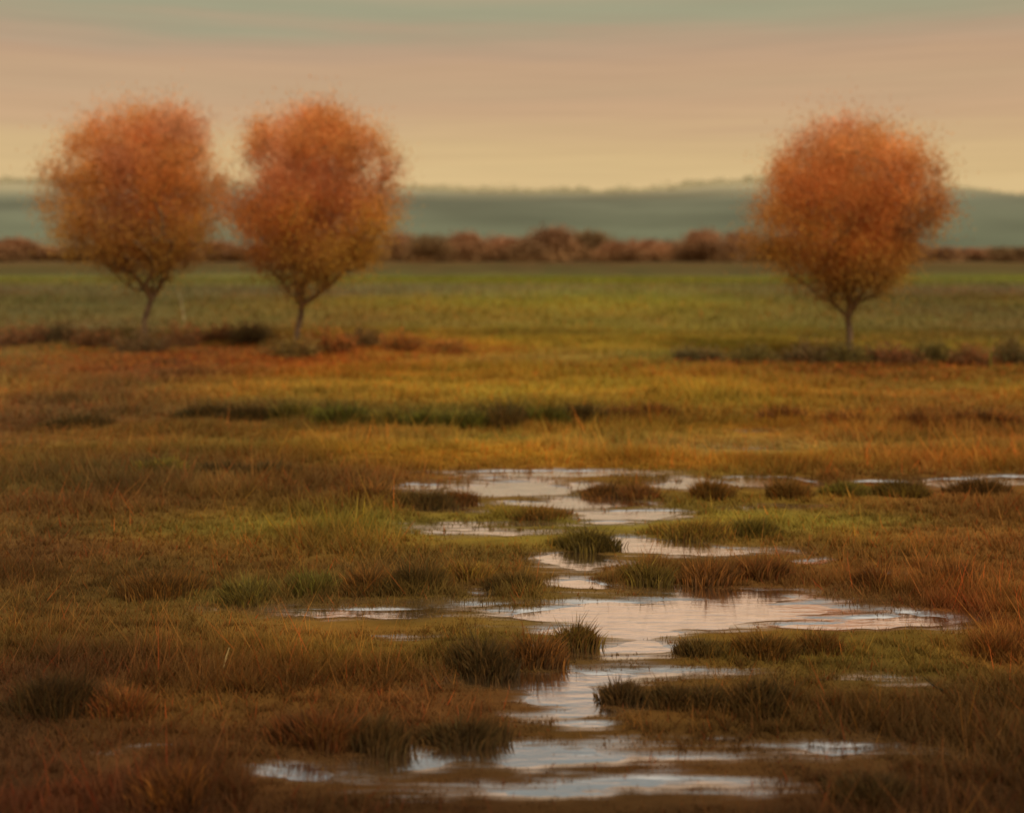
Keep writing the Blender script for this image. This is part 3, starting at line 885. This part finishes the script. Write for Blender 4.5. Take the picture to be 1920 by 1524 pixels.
stalk('bare_sapling', 345, 600, [(345, 602), (344, 590), (341, 572), (338, 558), (333, 548)], .03, (150, 128, 90), 'thin pale bare sapling right of the leftmost orange tree', 'sapling')
stalk('reed_stalk', 414, 1262, [(414, 1264), (417, 1248), (421, 1232), (426, 1214)], .012, (150, 118, 70), 'single pale reed stalk leaning right in the left foreground', 'reed')
stalk('tall_grass', 1858, 690, [(1858, 690), (1857, 670), (1859, 650), (1858, 632)], .02, (108, 104, 34), 'single tall green grass stem left of the shrub at the right edge', 'grass stem')
stalk('red_sedge', 1568, 1335, [(1568, 1335), (1566, 1322), (1563, 1308)], .008, (170, 66, 30), 'short red grass stem in the right foreground', 'grass stem')
stalk('fallen_twig', 1800, 1302, [(1800, 1302), (1775, 1293), (1755, 1284), (1738, 1270)], .01, (48, 36, 16), 'dark fallen twig slanting across the right foreground', 'twig')

# ------------------------------------------------------------------ meadow grass (uncountable)
parts = []
def sward(y0, y1, count, hmin, hmax, wid, seed, side=1.25, tint=(1, 1, 1)):
    rs = np.random.default_rng(seed)
    u = rs.random(count)
    y = np.sqrt(y0 ** 2 + u * (y1 ** 2 - y0 ** 2))
    x = rs.uniform(-1, 1, count) * (y * .47 * side + 4.0)
    # blades gather in little bunches
    x += (vnoise(x * 6, y * 6, 3) - .5) * .18; y += (vnoise(x * 6 + 50, y * 6, 4) - .5) * .18
    d = pool_field(x, y); d2 = np.maximum(pool_field(x, y + .016 * y), pool_field(x, y + .034 * y))
    tall = sstep(.42, .72, fbm(x * .55, y * 1.2, 91))
    keep = rs.random(count) > np.clip(np.maximum(sstep(.1, .6, d) * .96, sstep(.3, .85, d2) * .78), 0, .995) + .06
    x, y, d, d2, tall = x[keep], y[keep], d[keep], d2[keep], tall[keep]
    n = len(x)
    h = rs.uniform(hmin, hmax, n) * (.55 + 1.1 * tall) * (1 - .72 * sstep(.06, .45, np.maximum(d, d2)))
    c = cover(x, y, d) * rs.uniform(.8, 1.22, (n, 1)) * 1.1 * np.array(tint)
    odd = rs.random(n)
    c = np.where((odd < .06)[:, None], c * [1.5, .8, .7], c)
    c = np.where((odd > .95)[:, None], c * [1.2, 1.2, .8], c)
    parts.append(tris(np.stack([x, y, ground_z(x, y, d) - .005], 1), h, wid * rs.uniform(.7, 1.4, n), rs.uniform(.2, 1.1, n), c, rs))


sward(4.2, 11, 520000, .05, .13, .009, 1)
sward(11, 20, 340000, .06, .15, .016, 2)
sward(20, 42, 220000, .08, .20, .034, 3)
sward(42, 110, 90000, .12, .26, .08, 4)
# taller dry stems standing out of the sward
sward(5, 12, 13000, .16, .40, .007, 5, tint=(1.7, 1.45, 1.2))
sward(12, 24, 9000, .18, .42, .012, 6, tint=(1.6, 1.4, 1.2))
sward(6, 30, 6000, .16, .36, .011, 8, tint=(1.7, .85, .7))
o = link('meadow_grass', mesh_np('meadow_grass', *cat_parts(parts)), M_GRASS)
tag(o, 'ochre, olive and russet meadow grass covering the whole marshy field', 'grass', kind='stuff')

# fallen leaves under the trees
rs = np.random.default_rng(77); cs = []; cc = []
for px, py, sx, sy, n in [(268, 668, 2.6, 1.8, 2600), (575, 672, 2.8, 1.8, 3200), (820, 660, 1.6, .9, 900), (1600, 690, 3.0, 1.6, 2600)]:
    bx, by = ground_at(px, py)
    x = bx + rs.normal(0, sx, n); y = by + rs.normal(0, sy, n)
    cs.append(np.stack([x, y, ground_z(x, y) + rs.uniform(.05, .16, n)], 1))
    pal = np.array([alb(176, 84, 30), alb(150, 66, 26), alb(180, 112, 36)]); cc.append(pal[rs.integers(0, 3, n)] * rs.uniform(.7, 1.2, (n, 1)))
cs = np.concatenate(cs); cc = np.concatenate(cc); n = len(cs)
p = leaves(cs, rs.normal(0, 1, (n, 3)) * [1, 1, .2], rs.normal(0, .3, (n, 3)) + [0, 0, 1], rs.uniform(.06, .12, n), rs.uniform(.04, .07, n), cc)
o = link('fallen_leaves', mesh_np('fallen_leaves', *p), M_LEAF)
tag(o, 'scattered orange leaves fallen in the grass under the three orange trees', 'fallen leaves', kind='stuff')

# ------------------------------------------------------------------ sky and sun
SUN_EL = math.radians(44); SUN_AZ = math.radians(150)      # azimuth clockwise from +Y
w = bpy.data.worlds.new('World'); scn.world = w; w.use_nodes = True
nt = w.node_tree; N = nt.nodes; L = nt.links; N.clear()
out = N.new('ShaderNodeOutputWorld'); bg = N.new('ShaderNodeBackground')
sky = N.new('ShaderNodeTexSky'); sky.sky_type = 'NISHITA'; sky.sun_disc = False
sky.sun_elevation = SUN_EL; sky.sun_rotation = SUN_AZ; sky.dust_density = 3.0
tc = N.new('ShaderNodeTexCoord'); sep = N.new('ShaderNodeSeparateXYZ'); L.new(tc.outputs['Generated'], sep.inputs[0])
# thin stratus streaks: noise stretched along the horizon
mp = N.new('ShaderNodeMapping'); mp.inputs['Scale'].default_value = (1.6, 1.6, 26); L.new(tc.outputs['Generated'], mp.inputs[0])
n1 = N.new('ShaderNodeTexNoise'); n1.inputs['Scale'].default_value = 1.5; n1.inputs['Detail'].default_value = 5; n1.inputs['Roughness'].default_value = .55
L.new(mp.outputs[0], n1.inputs['Vector'])
mp2 = N.new('ShaderNodeMapping'); mp2.inputs['Scale'].default_value = (6, 6, 240); L.new(tc.outputs['Generated'], mp2.inputs[0])
n2 = N.new('ShaderNodeTexNoise'); n2.inputs['Scale'].default_value = 1.2; n2.inputs['Detail'].default_value = 4; L.new(mp2.outputs[0], n2.inputs['Vector'])
ma = N.new('ShaderNodeMath'); ma.operation = 'MULTIPLY_ADD'; ma.inputs[1].default_value = .06; L.new(n1.outputs[0], ma.inputs[0])
off = N.new('ShaderNodeMath'); off.operation = 'SUBTRACT'; off.inputs[1].default_value = .03; L.new(sep.outputs['Z'], off.inputs[0])
L.new(off.outputs[0], ma.inputs[2])
rp = N.new('ShaderNodeValToRGB'); L.new(ma.outputs[0], rp.inputs[0]); rp.color_ramp.interpolation = 'B_SPLINE'
STOPS = [(0.0, (224, 192, 138)), (.05, (222, 191, 137)), (.075, (216, 183, 129)), (.098, (207, 172, 126)), (.118, (203, 163, 124)), (.136, (196, 163, 124)), (.158, (199, 161, 122)), (.176, (190, 156, 124)),
         (.192, (170, 156, 123)), (.207, (160, 160, 126)), (.225, (172, 157, 124)), (.26, (222, 180, 140)), (.30, (255, 208, 164)), (.36, (216, 184, 154)), (.40, (140, 142, 134)), (.46, (128, 136, 132)), (.51, (150, 152, 144)), (.6, (206, 200, 188)), (.8, (238, 228, 208)), (1.0, (242, 234, 218))]
cr = rp.color_ramp
while len(cr.elements) < len(STOPS): cr.elements.new(.5)
for e, (p_, c_) in zip(cr.elements, STOPS):
    e.position = p_; e.color = (*srgb(*c_), 1)
st = N.new('ShaderNodeMapRange'); st.inputs[1].default_value = .3; st.inputs[2].default_value = .7
st.inputs[3].default_value = .96; st.inputs[4].default_value = 1.04; L.new(n2.outputs[0], st.inputs[0])
veil = N.new('ShaderNodeVectorMath'); veil.operation = 'SCALE'; L.new(rp.outputs[0], veil.inputs[0]); L.new(st.outputs[0], veil.inputs['Scale'])
up = N.new('ShaderNodeVectorMath'); up.operation = 'SCALE'; up.inputs['Scale'].default_value = 10.0   # undone by the 0.1 strength below
L.new(veil.outputs[0], up.inputs[0])
mix = N.new('ShaderNodeMix'); mix.data_type = 'RGBA'; mix.inputs[0].default_value = .93
L.new(sky.outputs[0], mix.inputs[6]); L.new(up.outputs[0], mix.inputs[7])
L.new(mix.outputs[2], bg.inputs[0]); bg.inputs[1].default_value = .1; L.new(bg.outputs[0], out.inputs[0])

ld = bpy.data.lights.new('sun', 'SUN'); ld.energy = 2.1; ld.angle = math.radians(14); ld.color = (1, .88, .68)
lo = bpy.data.objects.new('sun', ld); COL.objects.link(lo)
# light travels away from the sun: rotate -Z onto that direction
lo.rotation_euler = (math.pi / 2 - SUN_EL, 0, math.pi - SUN_AZ)
lo.location = (0, 0, 60)

# ------------------------------------------------------------------ camera
cd = bpy.data.cameras.new('camera'); cam = bpy.data.objects.new('camera', cd); COL.objects.link(cam)
cam.location = (0, 0, H); cam.rotation_euler = (math.pi / 2, 0, 0)
cd.sensor_width = 36; cd.lens = 36 * F / 1920; cd.shift_y = -(762 - HZ) / 1920
cd.clip_start = .1; cd.clip_end = 6000
cd.dof.use_dof = True; cd.dof.focus_distance = 9.5; cd.dof.aperture_fstop = .58
scn.camera = cam

scn.view_settings.view_transform = 'Standard'; scn.view_settings.look = 'None'
scn.view_settings.exposure = 0; scn.view_settings.gamma = 1
scn.cycles.use_denoising = True
scn.cycles.max_bounces = 6
